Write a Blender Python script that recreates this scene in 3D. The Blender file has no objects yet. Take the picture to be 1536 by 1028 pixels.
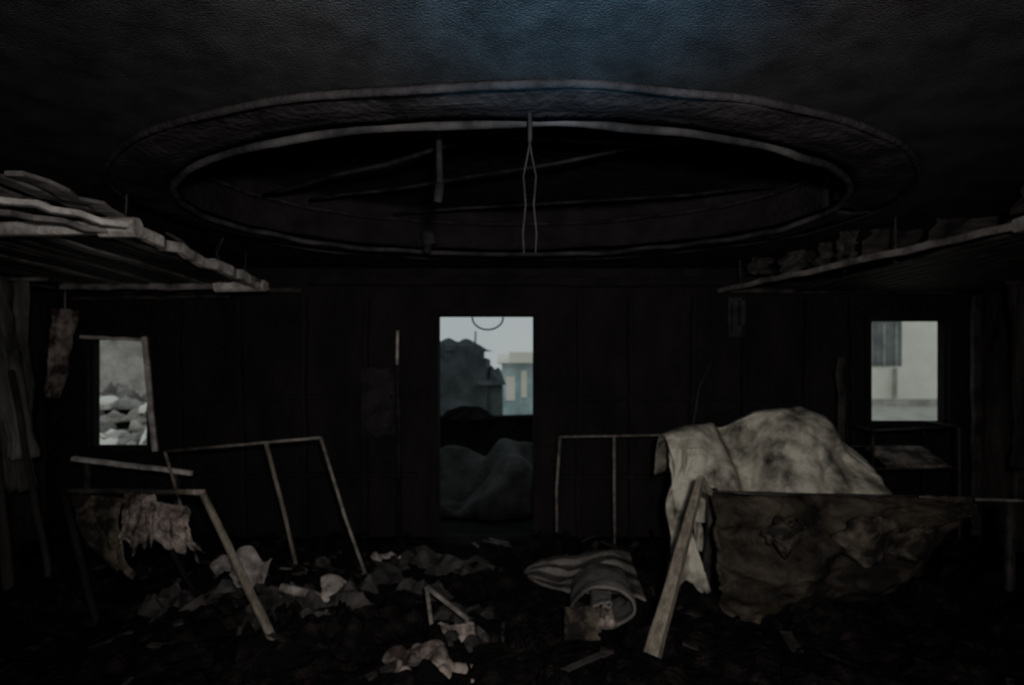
import bpy, math, random
from mathutils import Vector, noise, Matrix
random.seed(7)
V=Vector
def N(x,y,z=0): return noise.noise(V((x,y,z)))
def T(x,y,z=0,o=4): return noise.fractal(V((x,y,z)),0.9,2.0,o)

# ------------------------------------------------------------ materials
def mat(name,c1,c2,scale=6,rough=.8,bump=.3,bscale=None,lo=.35,hi=.65,spec=.3,stretch=(1,1,1),metal=0,stripe=None):
    m=bpy.data.materials.new(name); m.use_nodes=True
    nt=m.node_tree; b=nt.nodes['Principled BSDF']; L=nt.links
    tc=nt.nodes.new('ShaderNodeTexCoord'); mp=nt.nodes.new('ShaderNodeMapping')
    mp.inputs['Scale'].default_value=stretch
    L.new(tc.outputs['Object'],mp.inputs['Vector'])
    n=nt.nodes.new('ShaderNodeTexNoise'); n.inputs['Scale'].default_value=scale; n.inputs['Detail'].default_value=8
    n.inputs['Roughness'].default_value=.65
    L.new(mp.outputs[0],n.inputs['Vector'])
    r=nt.nodes.new('ShaderNodeValToRGB'); r.color_ramp.elements[0].position=lo; r.color_ramp.elements[1].position=hi
    r.color_ramp.elements[0].color=(*c1,1); r.color_ramp.elements[1].color=(*c2,1)
    L.new(n.outputs['Fac'],r.inputs[0]); out=r.outputs[0]
    if stripe:
        w=nt.nodes.new('ShaderNodeTexWave'); w.inputs['Scale'].default_value=stripe[0]; w.bands_direction=stripe[1]
        w.inputs['Distortion'].default_value=1.0
        L.new(tc.outputs['UV'],w.inputs['Vector'])
        rr=nt.nodes.new('ShaderNodeValToRGB'); rr.color_ramp.elements[0].position=.35; rr.color_ramp.elements[1].position=.75
        rr.color_ramp.elements[0].color=(*stripe[2],1); rr.color_ramp.elements[1].color=(1,1,1,1)
        L.new(w.outputs['Fac'],rr.inputs[0])
        mx=nt.nodes.new('ShaderNodeMix'); mx.data_type='RGBA'; mx.blend_type='MULTIPLY'; mx.inputs[0].default_value=1
        L.new(out,mx.inputs[6]); L.new(rr.outputs[0],mx.inputs[7]); out=mx.outputs[2]
    L.new(out,b.inputs['Base Color'])
    b.inputs['Roughness'].default_value=rough; b.inputs['Specular IOR Level'].default_value=spec; b.inputs['Metallic'].default_value=metal
    if bump:
        n2=nt.nodes.new('ShaderNodeTexNoise'); n2.inputs['Scale'].default_value=bscale or scale*5; n2.inputs['Detail'].default_value=6
        L.new(mp.outputs[0],n2.inputs['Vector'])
        bp=nt.nodes.new('ShaderNodeBump'); bp.inputs['Strength'].default_value=bump; bp.inputs['Distance'].default_value=.03
        L.new(n2.outputs['Fac'],bp.inputs['Height']); L.new(bp.outputs[0],b.inputs['Normal'])
    return m
M_ceil=mat('sooty_ceiling',(.016,.014,.015),(.048,.046,.048),6,.6,.7,130,spec=.35)
M_recess=mat('burnt_recess',(.022,.020,.020),(.036,.033,.033),5,.9,.5,spec=.05)
M_ring=mat('scorched_plaster_trim',(.03,.03,.031),(.105,.10,.10),3,.8,.4,spec=.1,lo=.4,hi=.65)
M_rib=mat('scorched_rib',(.016,.016,.016),(.055,.052,.052),3,.8,.4,spec=.1,lo=.42,hi=.65)
M_band=mat('scorched_band',(.022,.020,.021),(.058,.051,.053),6,.8,.5,spec=.1)
M_wall=mat('charred_wall',(.020,.0185,.0188),(.034,.030,.0295),3,.9,.5,20,stretch=(1,1,.4),spec=.05)
M_side=mat('charred_side_wall',(.018,.017,.017),(.085,.075,.070),3,.85,.6,20,stretch=(1,1,.3),spec=.1)
M_floor=mat('ash_floor',(.010,.0095,.0095),(.022,.019,.018),5,.9,.8,30,spec=.05)
M_rub=mat('charred_rubble',(.009,.0085,.0085),(.042,.034,.031),9,.9,.9,35,lo=.48,hi=.75,spec=.08)
M_slat=mat('smoked_aluminium_slat',(.05,.045,.043),(.36,.33,.315),5,.5,.2,lo=.35,hi=.7,spec=.5)
M_slatd=mat('burnt_slat',(.018,.017,.017),(.085,.075,.07),6,.6,.3)
M_pale=mat('pale_scorched_paint',(.26,.24,.22),(.75,.7,.66),9,.6,.3,spec=.4)
M_frame=mat('bare_steel_tube',(.09,.08,.07),(.34,.31,.28),14,.5,.2,spec=.4)
M_board=mat('raw_timber_leg',(.15,.13,.10),(.33,.295,.24),8,.7,.4,stretch=(4,4,1))
M_cloth=mat('stained_canvas',(.05,.045,.038),(.64,.61,.51),2.9,.85,.4,25,lo=.38,hi=.57)
M_brown=mat('burnt_upholstery',(.013,.011,.010),(.115,.095,.07),3.2,.85,.8,18,lo=.42,hi=.68)
M_brownpat=mat('blotched_upholstery',(.02,.017,.015),(.16,.135,.10),6.5,.85,.5,22,lo=.46,hi=.66)
M_beige=mat('sooted_linen',(.05,.038,.034),(.38,.32,.28),6,.85,.4,lo=.42,hi=.6)
M_curt=mat('smoke_stained_curtain',(.03,.03,.03),(.24,.225,.21),4,.85,.4,stretch=(1,1,.3))
M_stripe=mat('striped_blanket_cloth',(.06,.057,.053),(.25,.23,.21),5,.85,.3,stripe=(1.1,'Y',(.25,.24,.23)))
M_white=mat('ash_covered_cloth',(.12,.10,.092),(.54,.49,.45),7,.8,.4,lo=.35,hi=.62)
M_wire=mat('burnt_cable',(.03,.03,.03),(.12,.12,.12),9,.6,.1)
M_oww=mat('white_render',(.80,.76,.66),(.92,.88,.78),1,.8,.1)
M_oglass=mat('dark_glazing',(.12,.13,.13),(.24,.24,.23),2,.5,0)
M_oground=mat('quay_ground',(.30,.28,.25),(.5,.47,.42),2,.9,.3)
M_oblue=mat('blue_grey_metal',(.25,.33,.35),(.66,.74,.76),.8,.6,.1)
M_odark=mat('dark_hull',(.03,.036,.04),(.09,.10,.105),2,.8,.2)
M_ocol=mat('loop_cable',(.01,.012,.012),(.02,.022,.022),2,.8,.2)
M_obrown=mat('brown_render',(.2,.17,.155),(.6,.54,.5),1.6,.9,.3)
M_omid=mat('weathered_scrap',(.09,.08,.075),(.36,.33,.31),2.5,.9,.3)
M_tarp=mat('dim_tarpaulin',(.01,.01,.01),(.040,.040,.041),4,.8,.5)
M_deck=mat('near_black_bulwark',(.006,.006,.006),(.014,.014,.014),4,.9,.3,spec=.05)  # near-black tone for the deck and bulwark outside the door

# ------------------------------------------------------------ mesh builder
class MB:
    def __init__(s): s.v=[];s.f=[];s.m=[];s.uv={}
    def add(s,vs,fs,mi=0,uvs=None):
        o=len(s.v); s.v+= [V(p) for p in vs]
        if uvs:
            for i,u in enumerate(uvs): s.uv[o+i]=u
        for f in fs: s.f.append([o+i for i in f]); s.m.append(mi)
    def box(s,a,b,mi=0):
        x0,y0,z0=a;x1,y1,z1=b
        s.add([(x0,y0,z0),(x1,y0,z0),(x1,y1,z0),(x0,y1,z0),(x0,y0,z1),(x1,y0,z1),(x1,y1,z1),(x0,y1,z1)],
          [(0,3,2,1),(4,5,6,7),(0,1,5,4),(1,2,6,5),(2,3,7,6),(3,0,4,7)],mi)
    def beam(s,p,q,w,h=None,mi=0,w2=None,h2=None,up=(0,0,1),rough=0,seg=1):
        p=V(p);q=V(q);h=h or w;w2=w2 or w;h2=h2 or h
        d=(q-p).normalized();u=V(up)
        if abs(d.dot(u))>.95:u=V((0,1,0))
        a=d.cross(u).normalized();b=a.cross(d).normalized()
        vs=[];fs=[]
        for i in range(seg+1):
            t=i/seg;c=p.lerp(q,t);ww=(w+(w2-w)*t)/2;hh=(h+(h2-h)*t)/2
            if rough: c=c+V((N(i*1.3,p.x*3),N(i*1.1,5+p.y),N(i*.9,9+p.z)))*rough
            ch=.25
            for (i1,i2) in ((1,1-ch),(1-ch,1),(-1+ch,1),(-1,1-ch),(-1,-1+ch),(-1+ch,-1),(1-ch,-1),(1,-1+ch)):
                vs.append(c+a*ww*i1+b*hh*i2)
        for i in range(seg):
            for k in range(8):
                fs.append((i*8+k,i*8+(k+1)%8,(i+1)*8+(k+1)%8,(i+1)*8+k))
        fs.append(tuple(range(7,-1,-1)));fs.append(tuple(seg*8+k for k in range(8)))
        s.add(vs,fs,mi)
    def tube(s,pts,r,mi=0,n=10,closed=False,r2=None):
        pts=[V(p) for p in pts];L=len(pts);vs=[];fs=[];pa=None
        for i,c in enumerate(pts):
            if closed:d=pts[(i+1)%L]-pts[i-1]
            else:d=pts[min(i+1,L-1)]-pts[max(i-1,0)]
            d.normalize()
            if pa is None:
                u=V((0,0,1)) if abs(d.z)<.9 else V((1,0,0)); a=d.cross(u).normalized()
            else: a=(pa-d*pa.dot(d)).normalized()
            pa=a;b=d.cross(a)
            rr=r if r2 is None else r+(r2-r)*i/(L-1)
            for k in range(n):
                t=2*math.pi*k/n; vs.append(c+a*math.cos(t)*rr+b*math.sin(t)*rr)
        for i in range(L if closed else L-1):
            j=(i+1)%L
            for k in range(n): fs.append((i*n+k,i*n+(k+1)%n,j*n+(k+1)%n,j*n+k))
        if not closed: fs.append(tuple(range(n-1,-1,-1)));fs.append(tuple((L-1)*n+k for k in range(n)))
        s.add(vs,fs,mi)
    def sheet(s,f,nu,nv,mi=0,th=.008):
        P=[[V(f(i/nu,j/nv)) for j in range(nv+1)] for i in range(nu+1)]
        vs=[];uv=[]
        for side in (0,1):
            for i in range(nu+1):
                for j in range(nv+1):
                    du=P[min(i+1,nu)][j]-P[max(i-1,0)][j];dv=P[i][min(j+1,nv)]-P[i][max(j-1,0)]
                    n=du.cross(dv)
                    n=n.normalized() if n.length>1e-9 else V((0,0,1))
                    vs.append(P[i][j]+n*(th if side else 0));uv.append((i/nu,j/nv))
        S=(nu+1)*(nv+1);w=nv+1;fs=[]
        for i in range(nu):
            for j in range(nv):
                a,b,c,d=i*w+j,(i+1)*w+j,(i+1)*w+j+1,i*w+j+1
                fs.append((a,d,c,b));fs.append((S+a,S+b,S+c,S+d))
        for i in range(nu):
            fs.append((i*w,(i+1)*w,S+(i+1)*w,S+i*w));k=nv
            fs.append((i*w+k,S+i*w+k,S+(i+1)*w+k,(i+1)*w+k))
        for j in range(nv):
            fs.append((j,S+j,S+j+1,j+1));k=nu*w
            fs.append((k+j,k+j+1,S+k+j+1,S+k+j))
        s.add(vs,fs,mi,uv)
    def crumple(s,c,rx,ry,h,seed=0,mi=0,n=26,ang=0,fold=1.):
        c=V(c);ca,sa=math.cos(ang),math.sin(ang)
        def f(u,v):
            x=u*2-1;y=v*2-1
            q=1+.22*N(u*2.3+seed,v*2.3,1)
            wx=.25*N(x*1.4+seed,y*1.4,4);wy=.25*N(x*1.4,y*1.4+seed,7)
            X=(x+wx)*(1-.18*y*y)*q;Y=(y+wy)*(1-.18*x*x)*q
            e=max(0,(1-x**4)*(1-y**4))
            g=.45+.30*N(x*1.1+seed,y*1.1)*2+fold*.16*math.sin(5.5*x+3.5*y+4*N(x+seed,y,2))+fold*.10*math.sin(9*y-4*x+5*N(x,y+seed,5))
            z=max(.02,e**.6*g*.9)
            X*=rx;Y*=ry
            return c+V((X*ca-Y*sa,X*sa+Y*ca,z*h))
        s.sheet(f,n,n,mi,.006)
    def done(s,name,mats,smooth=False,parent=None):
        lo=V([min(p[i] for p in s.v) for i in range(3)]);hi=V([max(p[i] for p in s.v) for i in range(3)])
        c=(lo+hi)/2;c.z=lo.z
        me=bpy.data.meshes.new(name);me.from_pydata([p-c for p in s.v],[],s.f)
        for m in mats: me.materials.append(m)
        me.polygons.foreach_set('material_index',s.m)
        if s.uv:
            ul=me.uv_layers.new(name='UV')
            for l in me.loops: ul.data[l.index].uv=s.uv.get(l.vertex_index,(0,0))
        if smooth: me.polygons.foreach_set('use_smooth',[True]*len(me.polygons))
        me.update()
        o=bpy.data.objects.new(name,me);bpy.context.collection.objects.link(o);o.location=c
        if parent:o.parent=parent
        return o

# ------------------------------------------------------------ room (8.4 m wide, back wall at y 5.4)
XL,XR,YB,YF,ZC=-4.2,4.2,5.4,-1.6,2.42
b=MB(); b.box((XL-.15,YF-.15,-.12),(XR+.15,YB+.15,0)); b.done('floor',[M_floor])
ox,oy,rx,ry=0.0,3.41,1.80,1.24
def ov(t,k=0.): return (ox+(rx+k)*math.cos(t),oy+(ry+k)*math.sin(t))
b=MB()
X0,X1,Y0,Y1=XL-.15,XR+.15,YF-.15,YB+.15
angs=[2*math.pi*i/96 for i in range(96)]+[math.atan2(yy-oy,xx-ox)%(2*math.pi) for xx in(X0,X1) for yy in(Y0,Y1)]
angs=sorted(angs);vs=[];fs=[];n=len(angs)
for t in angs:
    dx,dy=math.cos(t),math.sin(t)
    k=min([((X1 if dx>0 else X0)-ox)/dx if abs(dx)>1e-6 else 1e9,((Y1 if dy>0 else Y0)-oy)/dy if abs(dy)>1e-6 else 1e9])
    ro=1/math.sqrt((dx/rx)**2+(dy/ry)**2)
    for z in (ZC,ZC+.1):
        vs.append((ox+dx*ro,oy+dy*ro,z));vs.append((ox+dx*k,oy+dy*k,z))
for i in range(n):
    j=(i+1)%n;a=i*4;c=j*4
    fs+=[(a,c,c+1,a+1),(a+2,a+3,c+3,c+2),(a+1,c+1,c+3,a+3)]
b.add(vs,fs)
b.done('ceiling',[M_ceil])
b=MB()
def rec(u,v):
    t=u*2*math.pi
    if v<.3: z=ZC+.02+v/.3*.3;k=0.02
    else: z=ZC+.32+.06*math.sin((v-.3)/.7*1.57);k=-(v-.3)/.7*1.2
    x,y=ov(t,0)
    q=1+k/1.2 if v>=.3 else 1.012
    return (ox+(x-ox)*q,oy+(y-oy)*q,z+.012*N(x*4,y*4,z*4))
b.sheet(rec,96,20,0,-.02); b.done('ceiling_recess',[M_recess],True)
b=MB()
def ring(k,z,r,mi,wob=.006,N0=140):
    pts=[]
    for i in range(N0):
        t=2*math.pi*i/N0;x,y=ov(t,k);pts.append((x+wob*N(i*.3,k*9),y,z+wob*2*N(i*.21,3+k)))
    b.tube(pts,r,mi,10,True)
ring(-.01,ZC-.022,.017,0,.012)
ring(.27,ZC-.012,.014,1,.012)
ring(.15,ZC-.008,.010,1)
ring(-.06,ZC+.20,.012,1)
def band(u,v):
    t=u*2*math.pi;x,y=ov(t,.02+v*.24);return (x,y,ZC-.018+.006*math.sin(v*9)+.012*T(x*2,y*2))
b.sheet(band,120,6,1,-.012)
b.done('trim_1',[M_ring,M_band],True)
b=MB()
for (a0,a1,z0,z1,r) in ((2.75,4.9,2.62,2.5,.012),(2.5,5.6,2.66,2.62,.010),(.3,2.1,2.64,2.66,.010),(3.6,6.0,2.66,2.64,.010)):
    x,y=ov(a0,-.07);x2,y2=ov(a1,-.07)
    b.tube([(x+(x2-x)*i/10,y+(y2-y)*i/10,z0+(z1-z0)*i/10+.02*N(i*.5,a0*5)) for i in range(11)],r)
b.done('recess_rib_framework',[M_rib],True)

def wall_with_openings(name,x0,x1,y0,y1,zt,ops,m):
    b=MB();xs=sorted(ops);cx=x0
    for (a,c,zb,zu) in xs:
        b.box((cx,y0,0),(a,y1,zt))
        if zb>0:b.box((a,y0,0),(c,y1,zb))
        b.box((a,y0,zu),(c,y1,zt));cx=c
    b.box((cx,y0,0),(x1,y1,zt));return b.done(name,[m])
WB=[(-3.80,-3.27,.80,1.78),(-.66,.19,0,1.99),(3.22,3.92,1.02,1.95)]
wall_with_openings('wall_back',XL-.15,XR+.15,YB,YB+.12,ZC,WB,M_wall)
wall_with_openings('wall_front',XL-.15,XR+.15,YF-.12,YF,ZC,[(-.5,.5,0,2.0)],M_wall)
b=MB();b.box((XL-.15,YF,0),(XL,YB,ZC));b.done('wall_left',[M_side])
b=MB();b.box((XR,YF,0),(XR+.15,YB,ZC));b.done('wall_right',[M_side])
def winframe(name,a,c,zb,zu,m,mull=None,w=.05):
    b=MB();y=YB-.03
    b.box((a-w,y,zb-w),(c+w,y+.028,zb));b.box((a-w,y,zu),(c+w,y+.028,zu+w))
    b.box((a-w,y,zb),(a,y+.028,zu));b.box((c,y,zb),(c+w,y+.028,zu))
    b.box((a,y+.05,zb),(a+.015,y+.14,zu));b.box((c-.015,y+.05,zb),(c,y+.14,zu));b.box((a,y+.05,zb),(c,y+.14,zb+.02))
    return b.done(name,[m])
winframe('window_1',-3.80,-3.27,.80,1.78,M_wall)
winframe('window_2',3.22,3.92,1.02,1.95,M_wall)
b=MB()
b.beam((-3.27,5.33,1.80),(-3.17,5.33,.78),.045,.03,0,rough=.01,seg=8)
b.beam((-3.84,5.34,1.80),(-3.25,5.34,1.77),.03,.03,0,rough=.01,seg=6)
b.done('window_casing',[M_pale])
b=MB()
b.beam((2.86,5.2,0.02),(2.84,5.2,1.62),.06,.04,0,rough=.02,seg=10)
b.beam((4.02,5.2,0.02),(4.02,5.2,2.15),.08,.04,0,rough=.02,seg=10)
b.beam((4.14,4.9,0.02),(4.14,4.9,2.15),.08,.05,0,rough=.02,seg=10)
b.done('charred_post',[M_slatd])
b=MB()
for x in (-.74,.19): b.box((x,YB-.04,0),(x+.08 if x<0 else x+.06,YB-.001,2.05))
b.box((-.66,YB-.04,1.99),(.19,YB-.001,2.05))
b.done('door_1',[M_wall])
b=MB();b.tube([(-.22+.14*math.cos(t),5.44,1.98+.11*math.sin(t)) for t in [math.pi+math.pi*i/14 for i in range(15)]],.009)
b.done('hanging_door_cable',[M_ocol],True)
b=MB()
for x in (-2.95,-2.4,-1.85,-1.3,.62,1.1,1.6,2.1,2.6,3.05):
    b.beam((x+random.uniform(-.03,.03),YB-.035,.0),(x+random.uniform(-.05,.05),YB-.035,2.15),.05,.05,0,rough=.02,seg=10)
for z in (1.25,.55): b.beam((-3.1,YB-.03,z),(-.85,YB-.03,z+.02),.04,.04,0,rough=.02,seg=14); b.beam((.4,YB-.03,z),(3.05,YB-.03,z),.04,.04,0,rough=.02,seg=14)
b.done('charred_wall_studs',[M_wall],False)
b=MB()
b.beam((-3.74,5.33,2.2),(-1.85,5.33,2.21),.035,.04,0,rough=.03,seg=16)
b.beam((-3.9,5.30,2.13),(-2.5,5.32,2.16),.03,.03,0,rough=.03,seg=12)
b.beam((-1.8,5.33,2.3),(3.9,5.33,2.28),.05,.08,1,rough=.02,seg=16)
b.done('trim_2',[M_slatd,M_wall])
b=MB()
b.tube([(-1.005,5.3,1.80),(-1.01,5.3,1.4),(-1.0,5.3,1.0),(-1.0,5.3,0)],.022,0)
b.tube([(-1.005,5.27,1.85),(-1.01,5.27,1.55)],.013,1)
b.done('wall_conduit',[M_rib,M_pale],True)
b=MB()
b.sheet(lambda u,v:(-1.34+.30*u,5.33-.02*math.sin(u*6)+.01*T(u*4,v*4),1.52-.6*v+.03*N(u*5,2)),14,20,0,.01)
b.done('scorched_wall_panel',[M_band])
b=MB()
b.box((1.95,5.30,1.86),(2.0,5.36,2.1));b.box((2.02,5.30,1.9),(2.06,5.36,2.12));b.box((1.93,5.35,1.8),(2.08,5.39,2.15))
b.done('wall_bracket',[M_ring])

# ------------------------------------------------------------ slatted dropped ceilings
b=MB()
for i in range(19):
    x=-1.98-i*.115
    ye=4.85-.1*abs(N(i*.7,3))*3+ (0.3 if i>6 else 0)
    b.beam((x,2.99,2.2+.012*(i%2)),(x-.03,ye,2.2+.02*N(i,1)),.085,.018,0 if i%3==1 else 1,rough=.015,seg=8)
b.beam((-4.15,3.02,2.185),(-1.92,2.96,2.205),.055,.065,2,rough=.012,seg=14)
b.tube([(-2.02,2.95,2.203),(-1.9,2.95,2.203),(-1.84,2.955,2.203)],.05,2)
b.beam((-1.90,3.0,2.20),(-1.95,3.9,2.19),.05,.06,2,rough=.03,seg=8)
b.beam((-1.95,3.9,2.19),(-2.0,4.82,2.18),.06,.07,2,rough=.03,seg=8)
b.tube([(-2.35,4.76,2.165),(-2.0,4.74,2.17),(-1.95,4.74,2.17)],.045,2)
b.beam((-3.6,4.80,2.17),(-2.1,4.77,2.17),.045,.05,0,rough=.02,seg=12)
for i in range(16):
    x=-1.86-i*.125
    b.beam((x,2.25+.35*abs(N(i*.9,8)),2.24+.03*N(i,4)),(x-.05,2.92,2.25+.02*(i%2)),.075,.02,1 if i%4==3 else 0,rough=.03,seg=6)  # near slats mostly take the lighter colour to stand in for light on them
b.beam((-4.15,2.25,2.27),(-2.3,2.28,2.25),.05,.04,1,rough=.03,seg=12)
b.beam((-2.35,2.35,2.23),(-1.83,2.86,2.20),.05,.03,2,rough=.04,seg=8)
b.beam((-2.6,2.5,2.215),(-1.95,2.93,2.19),.04,.03,0,rough=.04,seg=8)
for x,y in ((-2.0,3.1),(-2.05,4.6),(-3.0,3.1),(-3.2,4.6),(-2.2,2.4),(-3.6,2.4)):
    b.tube([(x,y,2.2),(x+.01,y,ZC-.001)],.006,1,6)
b.tube([(-1.95,3.7,2.2),(-2.15,3.9,2.34),(-2.3,4.0,2.415)],.012,0,6)
b.tube([(-1.98,4.1,2.2),(-2.02,4.1,2.3),(-2.0,4.15,2.415)],.01,1,6)
b.done('slatted_ceiling_panel',[M_slat,M_slatd,M_pale])
b=MB()
for i in range(15):
    x=2.62+i*.11
    b.beam((x+.06,1.9+.2*abs(N(i,2))*2,2.21),(x-.10*(1-i/15),5.25,2.2),.085,.018,1,rough=.012,seg=8)
b.beam((1.82,5.3,2.2),(2.48,2.95,2.21),.035,.04,0,rough=.02,seg=16)
b.beam((2.48,2.95,2.21),(2.62,1.9,2.23),.06,.07,0,rough=.02,seg=8)
b.beam((1.9,5.3,2.2),(3.9,5.3,2.2),.04,.04,1,rough=.02,seg=8)
for x,y in ((1.9,5.0),(2.3,3.6),(2.55,2.3),(3.4,4.5),(3.5,2.6)):
    b.tube([(x,y,2.2),(x,y,ZC-.001)],.006,1,6)
b.done('slatted_ceiling_panel.001',[M_slat,M_slatd])
b=MB()
for k,(x,y,w,h) in enumerate(((2.25,4.6,.3,.19),(2.5,3.9,.35,.2),(2.35,4.3,.26,.2),(2.75,3.6,.4,.2),(2.05,4.9,.2,.16),(2.9,3.2,.4,.2),(3.1,3.9,.4,.2),(2.65,2.9,.3,.18),(2.2,3.9,.1,.2),(3.3,3.4,.5,.2))):
    b.sheet(lambda u,v:(x+w*(u-.5)+.05*N(v*3,k),y+.05*N(u*4+k,v*3)+.02*math.sin(u*9+k)+.1*v,ZC-.004-h*v*(.75+.35*N(u*2.2,k*2))),16,10,k%2,.006)
for i in range(7):
    b.tube([(2.15+.2*i,4.8-.3*i,ZC-.03),(2.2+.19*i,4.75-.3*i,2.3),(2.25+.2*i,4.7-.3*i,2.22)],.012,i%2)
b.done('peeling_ceiling_lining',[M_slatd,M_side],True)
b=MB()
b.tube([(.06,2.10,ZC-.001),(.064,2.10,2.36),(.062,2.10,2.30)],.008)
for s in (-1,1):
    b.tube([(.062,2.10,2.30),(.062+s*.006,2.10,2.26),(.062+s*.022,2.1,2.18),(.062+s*.014,2.1,2.08),(.062+s*.024,2.1,1.98),(.062+s*.02,2.1,1.91)],.004)
b.done('hanging_lamp_cord',[M_band],True)
b=MB()
b.tube([(-.30,2.5,2.72),(-.305,2.5,2.5),(-.30,2.5,2.26)],.014)
b.tube([(-.30,2.5,2.28),(-.31,2.5,2.20)],.02)
b.done('hanging_lamp_rod',[M_rib],True)
b=MB()
b.tube([(-.62,4.4,2.72),(-.62,4.4,2.5)],.012);b.tube([(-.62,4.4,2.52),(-.60,4.4,2.42)],.05,1);b.tube([(-.61,4.4,2.42),(-.63,4.4,2.36)],.03)
b.done('ceiling_lamp_remains',[M_band,M_ring],True)

# ------------------------------------------------------------ side furnishings
b=MB()
def cur(x0,w,y,zt,zb,k,tw=.12):
    return lambda u,v:(x0+w*(u-.5)*(1-.25*math.sin(v*2.2))+tw*v+.02*N(u*4,v*4,k),y+.05*math.sin(u*26+k+2*v)*(.6+.4*v)+.05*T(u*2,v*3,k),zt+(zb-zt)*v+.05*N(u*6,k))
b.sheet(cur(-3.78,.42,4.4,2.16,.62,1),60,30,0)
b.sheet(cur(-3.60,.25,4.15,2.12,.9,5,.2),40,30,0)
b.tube([(-4.19,4.4,2.17),(-3.4,4.4,2.17)],.015)
b.done('burnt_curtain',[M_curt],True)
for (x0,x1,y0,y1,z,w) in ((-3.36,-3.02,3.75,3.62,2.05,.06),(-3.5,-3.22,3.85,3.7,2.1,.05),(-3.3,-2.9,3.95,3.8,1.5,.03)):
    b=MB();b.beam((x0,y0,z),(x1,y1,0.02),w,.03,0,rough=.02,seg=10)
    b.done('leaning_plank',[M_side])
b=MB()
b.sheet(lambda u,v:(-3.62+.2*(u-.5)*(1-.5*v)-.10*v,4.85+.04*math.sin(u*9)+.04*T(u*2,v*4,3),2.0-.72*v+.05*N(u*4,7)),20,30,0)
b.tube([(-3.62,4.86,1.98),(-3.62,4.86,2.19)],.006)
b.done('hanging_scrap_of_lining',[M_beige],True)
b=MB()
b.sheet(cur(3.92,.4,4.5,2.15,.75,9,.0),50,30,0)
b.tube([(3.7,4.5,2.16),(4.19,4.5,2.16)],.015)
b.done('burnt_curtain.001',[M_side],True)

# ------------------------------------------------------------ steel frames
b=MB()
b.tube([(-2.50,4.32,.917),(-1.34,4.2,1.03)],.011)
b.tube([(-1.34,4.2,1.03),(-1.16,4.15,.5),(-.97,4.1,0.02)],.012)
b.tube([(-1.74,4.24,.99),(-1.62,4.26,.5),(-1.52,4.28,0.02)],.015,1)
b.tube([(-2.50,4.32,.917),(-2.38,4.35,.45),(-2.27,4.38,0.02)],.011)
b.tube([(-2.27,4.38,.1),(-1.0,4.11,.1)],.009)
b.done('bare_table_frame',[M_frame,M_board],True)
b=MB()
b.tube([(.375,5.0,.02),(.37,5.0,.5),(.40,5.0,.945)],.012)
b.tube([(.40,5.0,.945),(1.35,4.98,.965)],.010)
b.tube([(.855,5.0,.02),(.85,5.0,.95)],.013)
b.tube([(1.35,4.98,.02),(1.35,4.98,.965)],.011)
b.done('bare_table_frame.001',[M_frame],True)
b=MB()
b.tube([(2.78,4.62,1.04),(3.43,4.6,1.07)],.011)
b.tube([(3.43,4.6,1.07),(3.43,4.6,.02)],.011);b.tube([(2.78,4.62,1.04),(2.78,4.62,.02)],.011)
b.tube([(3.43,4.6,1.07),(3.50,5.1,1.07),(3.50,5.1,.02)],.010);b.tube([(2.78,4.62,1.04),(2.85,5.1,1.05),(2.85,5.1,.02)],.010)
b.sheet(lambda u,v:(2.92+.5*u,4.66+.34*v,.74+.12*v+.015*T(u*4,v*4)),16,12,1,.012)
b.tube([(2.8,4.64,.74),(3.45,4.64,.74)],.009);b.tube([(2.85,5.05,.86),(3.5,5.05,.86)],.009)
b.done('bare_chair_frame',[M_slatd,M_beige],True)

b=MB()
b.beam((-1.70,3.3,.825),(-1.185,3.1,0.0),.03,.028,0,w2=.05,rough=.006,seg=6)
b.beam((-2.62,3.5,.80),(-1.69,3.3,.83),.025,.025,1,rough=.01,seg=8)
b.beam((-1.86,3.335,.828),(-1.69,3.3,.83),.03,.03,0)
b.beam((-2.62,3.5,.80),(-2.3,3.35,0.0),.035,.03,4,rough=.01,seg=6)
b.beam((-2.1,3.4,.81),(-1.9,3.7,0),.03,.03,4)
b.sheet(lambda u,v:(-2.55+.34*u+.30*v*(1-.6*u),3.46-.06*u-.12*math.sin(v*2.6)+.03*T(u*3,v*3,1),.80-.02*u-.52*v*(.8+.3*N(u*4,3))),30,24,2)
b.sheet(lambda u,v:(-2.17+.20*u+.07*math.sin(v*3),3.36-.05*u-.14*math.sin(v*2.8)+.04*T(u*3,v*3,5),.82-.36*v*(.8+.4*N(u*5,6))),30,28,3)
b.sheet(lambda u,v:(-2.02+.26*u+.10*v,3.31-.04*u-.10*math.sin(v*2.8)+.05*T(u*3,v*3,8),.80-.05*u-.30*v*(.8+.4*N(u*5,9))),30,28,3)
b.done('collapsed_chair',[M_board,M_slatd,M_brownpat,M_beige,M_wall],True)
b=MB()
b.beam((-3.29,4.5,.84),(-2.35,4.4,.745),.05,.035,0,rough=.012,seg=10,w2=.03)
b.beam((-3.2,4.52,.82),(-3.2,4.55,0),.04,.04,1);b.beam((-2.5,4.44,.75),(-2.45,4.5,0),.04,.04,1)
b.done('fallen_sill_board',[M_pale,M_slatd])

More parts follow.
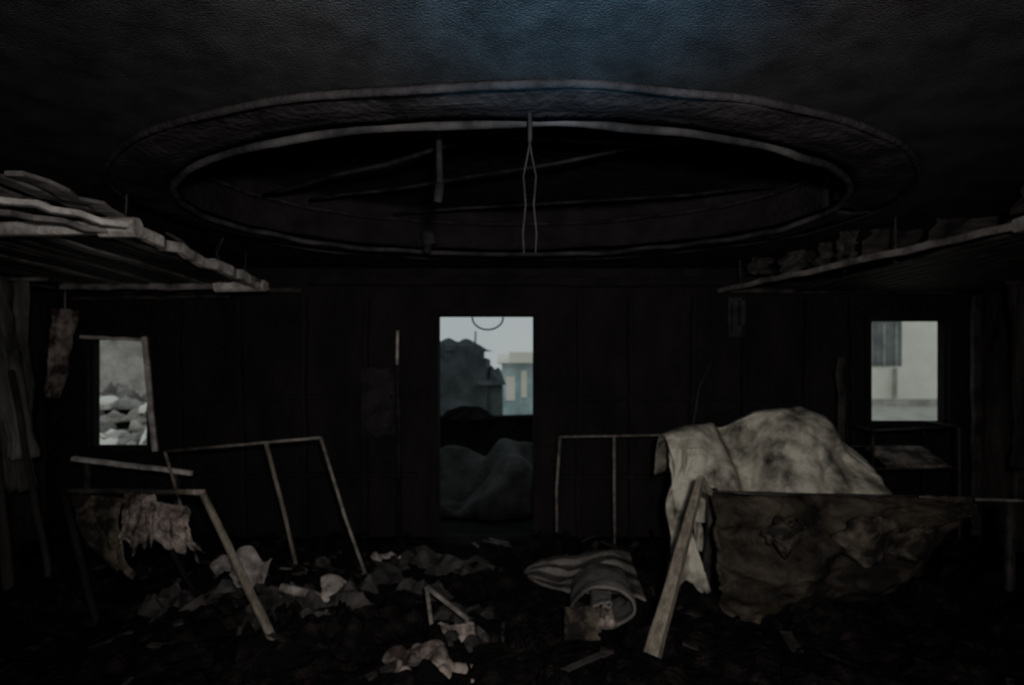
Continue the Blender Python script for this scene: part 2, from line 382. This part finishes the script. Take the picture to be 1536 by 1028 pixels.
# ------------------------------------------------------------ armchair with canvas
prof=[(1.02,.98),(1.09,1.05),(1.27,1.11),(1.45,1.12),(1.62,1.13),(1.74,1.20),(1.92,1.235),(2.1,1.23),(2.22,1.18),(2.32,1.06),(2.42,.96),(2.55,.86),(2.7,.7)]
def top(x):
    for (a,za),(c,zc) in zip(prof,prof[1:]):
        if x<=c: t=(x-a)/(c-a);t=max(0,t);return za+(zc-za)*t
    return prof[-1][1]
b=MB()
def drape(u,v):
    x=1.08+1.44*u; zt=top(x)
    if v<.25:
        t=v/.25; y=4.62-.22*t; z=zt-.35*(1-t)**2
    else:
        t=(v-.25)/.75; y=4.40-.40*math.sin(t*1.57); z=zt-(zt-.50)*t**1.7
    f=.10*abs(math.sin(x*6+3.5*v+2.5*N(x*2,v*2)))+.09*T(x*2.2,v*2.5,2)+.03*math.sin(x*19+6*v+3*N(x*3,v*2,5))
    y-=f*(.4+v*.9)
    z+=.03*N(x*4,v*4,8)
    y+=.26*math.exp(-((x-1.55-.12*v)/.10)**2)*math.sin(min(1,v)*3.14); z-=.08*math.exp(-((x-1.57)/.07)**2)*math.sin(v*3.14)
    return (x+.04*N(v*3,x*2,4),y,z)
b.sheet(drape,120,60,0,.01)
for k,(x,w,zb) in enumerate(((1.10,.07,.36),(1.19,.06,.30),(1.27,.05,.42))):
    b.sheet(lambda u,v:(x+w*(u-.5)+.025*math.sin(v*7+k*2)+.05*v*(k-.3),4.04-.05*v+.02*math.sin(u*5+v*12+k),.98-(.98-zb)*v),6,40,0,.008)
for x in (1.25,2.35):
    b.beam((x,4.3,0),(x,4.35,.8),.05,.05,1)
    b.beam((x,4.75,0),(x,4.62,.8),.05,.05,1)
b.beam((1.2,4.3,.5),(2.4,4.3,.5),.06,.08,1);b.beam((1.2,4.5,.80),(2.35,4.5,.78),.06,.06,1)
b.box((1.25,4.25,.38),(2.35,4.72,.48),1)
b.sheet(lambda u,v:(1.13+(.05+.15*v)*(u-.5)*1.6-.02*v,4.0-.24*v+.03*math.sin(u*9+v*3),.52-.48*v**.9+.03*N(u*3,v*2)),14,26,0,.01)
b.done('armchair_under_canvas',[M_cloth,M_slatd],True)

# ------------------------------------------------------------ overturned sofa in front right
b=MB()
bp=[(1.14,.18),(1.2,.10),(1.3,.05),(1.5,.045),(1.7,.09),(1.9,.15),(2.1,.24),(2.3,.36),(2.5,.52),(2.62,.64),(2.95,.68)]
def bot(x):
    for (a,za),(c,zc) in zip(bp,bp[1:]):
        if x<=c:return za+(zc-za)*max(0,(x-a)/(c-a))
    return bp[-1][1]
def sofa(u,v):
    x=1.16+1.55*u; zt=.785-.035*u; zb=bot(x)
    y=3.52-.24*math.sin(v*2.7)*(1-.5*u)+.14*T(x*1.6,v*2,5)+.05*math.sin(x*9+v*5+3*N(x*2,v*2))*min(1,v*3)
    return (x-.03*math.sin(v*3)+.10*v*(1-u)*.3,y,zt+(zb-zt)*v+.012*N(x*5,v*5))
b.sheet(sofa,110,60,0,.02)
b.beam((2.4,3.54,.752),(3.05,3.55,.725),.016,.016,1,rough=.008,seg=10)
b.beam((1.15,3.55,.775),(2.4,3.55,.74),.03,.03,3,rough=.008,seg=10)
b.beam((2.95,3.55,.72),(2.86,3.45,0),.045,.04,3)
b.beam((1.25,3.72,.76),(1.25,3.9,0),.05,.05,3);b.beam((2.6,3.72,.72),(2.6,3.9,0),.05,.05,3)
b.beam((1.25,3.88,.08),(2.6,3.88,.08),.05,.05,3)
for k,(x,z,w,h) in enumerate(((1.50,.60,.20,.2),(1.95,.58,.34,.28),(2.2,.55,.28,.2))):
    b.sheet(lambda u,v:(x+w*(u-.5)*(1-.3*(2*v-1)**2)+.06*N(v*3,k),3.20+.14*abs(u-.5)+.03*T(u*2,v*2,k)+.05*v,z-h*(v-.5)*(1-.3*(2*u-1)**2)+.05*N(u*4,k*3)),18,14,2,.008)
b.done('overturned_sofa',[M_brown,M_frame,M_brownpat,M_slatd],True)
b=MB()
b.beam((1.06,3.36,.90),(.64,2.88,0),.035,.045,0,w2=.085,h2=.06,rough=.008,seg=10)
b.beam((1.06,3.36,.90),(1.13,3.42,.80),.03,.03,0)
b.done('leaning_timber_leg',[M_board])

# ------------------------------------------------------------ debris
b=MB()
def hf(x,y):
    side=max(0,abs(x+.1)-.6)
    return max(.004,.035+.05*min(side,2.2)+.10*T(x*1.6,y*1.6,3)+.05*abs(N(x*5,y*5))+.03*abs(N(x*13,y*13,4)))
def rub(u,v):
    x=-4.12+8.24*u;y=.6+4.66*v
    e=min(1,min(u,1-u)*14,min(v,1-v)*14)
    return (x,y,.003+hf(x,y)*max(.05,e))
b.sheet(rub,230,140,0,-.002)
random.seed(11)
for i in range(520):
    x=random.uniform(-3.9,3.9);y=random.uniform(1.6,5.1)
    if random.random()<.4: x*=.6
    z=hf(x,y);L=random.uniform(.05,.28);a=random.uniform(0,math.pi);t=random.uniform(-.25,.4)
    dx,dy=math.cos(a)*L/2,math.sin(a)*L/2
    x=max(-3.9,min(3.9,x))
    b.beam((x-dx,y-dy,z+.0),(x+dx,y+dy,z+.01+L*max(t,0)*.6),random.uniform(.01,.06),random.uniform(.006,.02),0 if random.random()<.8 else 1,seg=2,rough=.01)
for i in range(150):
    x=random.uniform(-3.4,3.4);y=random.uniform(2.5,4.9)
    if i%3==0: x=random.uniform(-2.2,-.2);y=random.uniform(3,4.6)
    b.crumple((x,y,hf(x,y)-.02),random.uniform(.08,.25),random.uniform(.06,.2),random.uniform(.06,.17),i*1.7,1 if (i%6==0 and abs(x)<2.2) else 0,10,ang=i,fold=1.5)
b.done('charred_debris_layer',[M_rub,M_slatd])
def one(name,m,fn,smooth=True):
    b=MB();fn(b);return b.done(name,m if isinstance(m,list) else [m],smooth)
def sh1(b):
    b.sheet(lambda u,v:(-2.06+.34*u+.10*v,4.02-.16*v,.14+.20*u*(1-v)+.06*math.sin(u*5+v*2)-.05*v+.02*T(u*3,v*3)),24,18,0,.008)
    b.sheet(lambda u,v:(-1.80+.22*u-.05*v,3.94-.10*v,.33-.24*v-.05*u+.03*N(u*3,v*3,4)+.04*math.sin(u*6)),20,16,0,.008)
    b.crumple((-1.88,3.84,.03),.19,.13,.15,8)
one('crumpled_sheet',M_white,sh1)
one('crumpled_sheet.001',M_beige,lambda b:(b.crumple((-.46,2.95,.02),.20,.15,.13,14,fold=1.6),b.crumple((-.28,2.9,.01),.14,.1,.08,19)))
one('crumpled_sheet.002',M_white,lambda b:b.crumple((-.93,4.5,.05),.14,.10,.16,23))
def roll(b):
    b.tube([(-1.39,3.62,.19),(-1.3,3.6,.175),(-1.22,3.58,.17),(-1.12,3.58,.14)],.030,0,12,r2=.024)
    b.sheet(lambda u,v:(-1.15+.17*u+.05*v,3.60-.13*v+.02*T(u*3,v*3),.12+.10*(1-v)+.04*math.sin(u*3.1)+.04*(1-u)-.10*u*v),16,16,0,.01)
    b.crumple((-1.10,3.7,.02),.13,.12,.14,44)
one('torn_pillow_case',M_white,roll)
def brk(b):
    b.beam((-.47,3.3,.31),(-.43,3.28,.04),.022,.02,0)
    b.beam((-.47,3.3,.31),(-.25,3.25,.16),.022,.02,0);b.beam((-.25,3.25,.16),(-.19,3.2,.05),.022,.02,0)
    b.beam((-.43,3.28,.045),(-.19,3.2,.05),.022,.02,0)
    b.sheet(lambda u,v:(-.40+.2*u,3.22-.06*v,.14-.09*v+.02*T(u*4,v*4)),12,10,1,.008)
one('broken_bracket',[M_frame,M_beige],brk,False)
def bl(b):
    def flat(u,v):
        w=math.sin(min(1,u*1.3+.12)*1.57)
        x=.07+.70*u+.04*v
        z=.20+.16*math.sin(u*2.2)-.17*v*w+.0*u-.03
        return (x,3.95-.34*v*w,z+.03*T(u*3,v*3)+.015*math.sin(u*8+v*3))
    b.sheet(flat,60,30,0,.012)
    def sp(u,v):
        t=u*3.0*math.pi; r=.05+.145*u+.014*N(t,v*3)
        return (.52+r*math.cos(t+1.0)*1.15+.05*v,3.28+.40*v+.03*N(t,2),.18+r*math.sin(t+1.0)*.88+.01*N(t*2,v))
    b.sheet(sp,110,20,1,.014)
    b.crumple((.50,3.28,.12),.07,.07,.12,55,2)
    b.sheet(lambda u,v:(.28+.20*u,3.24-.03*v+.02*T(u*3,v*3,9),.22-.20*v+.02*N(u*4,1)),16,12,3,.01)
one('striped_blanket',[M_stripe,M_curt,M_beige,M_brownpat],bl)
one('leaning_stick',M_wire,lambda b:b.tube([(1.75,5.28,1.58),(1.62,5.2,1.35),(1.55,5.15,1.0),(1.5,5.1,0)],.006))

# ------------------------------------------------------------ outside
b=MB();b.box((-60,YB+.16,-.2),(60,80,-.02));b.done('quay_ground',[M_oground])
b=MB();b.box((11,27,-.02),(26,34,7))
b.box((10.8,26.9,6.9),(26.2,34.1,7.2),2)
b.box((15.6,26.93,1.7),(17.5,26.99,3.7),1);b.box((21,26.93,1.7),(23,26.99,3.6),1)
for x in (16.1,16.65,17.2,21.7,22.3): b.box((x,26.88,1.7),(x+.06,26.93,3.6),2)
b.box((17.05,26.7,-.02),(17.15,26.9,1.6),2)
b.box((11,25.5,-.02),(26,25.8,.28),2)
b.done('white_quay_building',[M_oww,M_oglass,M_oground])
b=MB();b.box((-.35,20,-.02),(1.6,24,1.75));b.box((-.1,19.5,1.75),(1.1,21,2.1),1);b.box((-.2,19.95,.5),(.1,19.99,1.3),1);b.box((.3,19.95,.6),(.5,19.99,1.5),1)
b.add([(-.5,19.7,1.75),(1.8,19.7,1.75),(1.8,24.2,1.75),(-.5,24.2,1.75),(-.5,22,2.1),(1.8,22,2.1)],[(0,1,5,4),(3,4,5,2),(0,4,3),(1,2,5)],1)
b.done('harbour_shed',[M_oblue,M_oww])
b=MB()
b.box((-2.2,12,-.02),(-.50,14,1.75));b.box((-1.9,12.2,1.75),(-.62,13.6,2.0))
b.box((-.50,12.1,-.02),(-.2,13.4,1.25));b.crumple((-.45,12.2,1.2),.3,.3,.5,5,0,14);b.crumple((-1.2,12.6,1.9),.7,.4,.3,9,0,14)
b.tube([(-.75,12.2,1.9),(-.74,12.2,2.3)],.02)
b.done('moored_workboat',[M_odark])
b=MB();b.box((-2.2,7.3,-.02),(2.0,7.45,.90));b.box((-2.2,YB+.17,-.02),(2.0,7.3,.0));b.beam((-2.2,7.37,.92),(2.0,7.37,.93),.2,.05,0,rough=.02,seg=12)
b.crumple((-.5,7.3,.9),.3,.1,.22,7,0,12)
b.done('deck_bulwark',[M_deck])
b=MB();b.crumple((-.24,6.45,.0),.62,.5,1.2,62,0,40,fold=.35);b.done('tarpaulin_heap',[M_tarp],True)
b=MB();b.box((-12,13,-.02),(-6.2,13.4,2.35));b.box((-12,12.9,2.35),(-6.1,13.5,2.45),1)
b.done('brown_yard_wall',[M_obrown,M_odark])
b=MB()
random.seed(3)
for i in range(80):
    y=random.uniform(7.4,10.2);x=-.66*y+random.uniform(-1.0,1.0);s=random.uniform(.15,.42)
    z=-.03+max(0,(y-7.2))*.38
    b.crumple((x,y,z),s,s*.8,random.uniform(.15,.38),i*2.3,(0,1,0,2,1)[i%5],10,fold=1.1,ang=i)
b.add([(-8.5,7.2,-.05),(-4,7.2,-.05),(-4,10.4,1.1),(-8.5,10.4,1.1),(-8.5,10.4,-.05),(-4,10.4,-.05)],[(0,1,2,3),(3,2,5,4),(0,3,4),(1,5,2)],1)
b.done('salvage_heap',[M_obrown,M_omid,M_oww],True)

# ------------------------------------------------------------ world + lights
w=bpy.data.worlds.new('overcast');bpy.context.scene.world=w;w.use_nodes=True
nt=w.node_tree;bg=nt.nodes['Background']
tc=nt.nodes.new('ShaderNodeTexCoord');no=nt.nodes.new('ShaderNodeTexNoise');no.inputs['Scale'].default_value=3
rp=nt.nodes.new('ShaderNodeValToRGB');rp.color_ramp.elements[0].color=(.36,.44,.45,1);rp.color_ramp.elements[1].color=(.58,.66,.66,1)
nt.links.new(tc.outputs['Generated'],no.inputs['Vector']);nt.links.new(no.outputs['Fac'],rp.inputs[0]);nt.links.new(rp.outputs[0],bg.inputs[0])
bg.inputs[1].default_value=.9
def spot(name,loc,aim,e,col,size,blend,rad):
    l=bpy.data.lights.new(name,'SPOT');l.energy=e;l.color=col;l.spot_size=math.radians(size);l.spot_blend=blend;l.shadow_soft_size=rad
    o=bpy.data.objects.new(name,l);bpy.context.collection.objects.link(o);o.location=loc
    o.rotation_euler=(V(aim)-V(loc)).to_track_quat('-Z','Y').to_euler();return o
spot('camera_flash',(0.15,-.3,1.7),(.1,4.6,1.45),195,(1,.96,.93),118,1,.08)
spot('ceiling_fill_bluish',(.1,.9,1.5),(.17,1.40,2.42),75,(.10,.48,.85),66,1,.05)  # added unseen spot for the bluish ceiling glow, no real fixture
spot('ceiling_fill_pale',(-.35,1.0,1.4),(-.34,1.42,2.42),13,(.7,.95,1),60,1,.05)  # second added spot, paler, brightening the ceiling beside the bluish one
l=bpy.data.lights.new('ambient_fill','POINT');l.energy=16;l.color=(1,.95,.95);l.shadow_soft_size=.4  # added fill light that lifts the dark room, not a real lamp
o=bpy.data.objects.new('ambient_fill',l);bpy.context.collection.objects.link(o);o.location=(0,.0,1.4)

cam=bpy.data.cameras.new('camera');cam.sensor_width=36;cam.lens=36*900/1536;cam.shift_y=42/1536;cam.clip_start=.02;cam.clip_end=300
cam.dof.use_dof=True;cam.dof.focus_distance=1.1;cam.dof.aperture_fstop=3.2
co=bpy.data.objects.new('camera',cam);bpy.context.collection.objects.link(co);co.location=(0,0,1.5);co.rotation_euler=(math.pi/2,0,0)
bpy.context.scene.camera=co
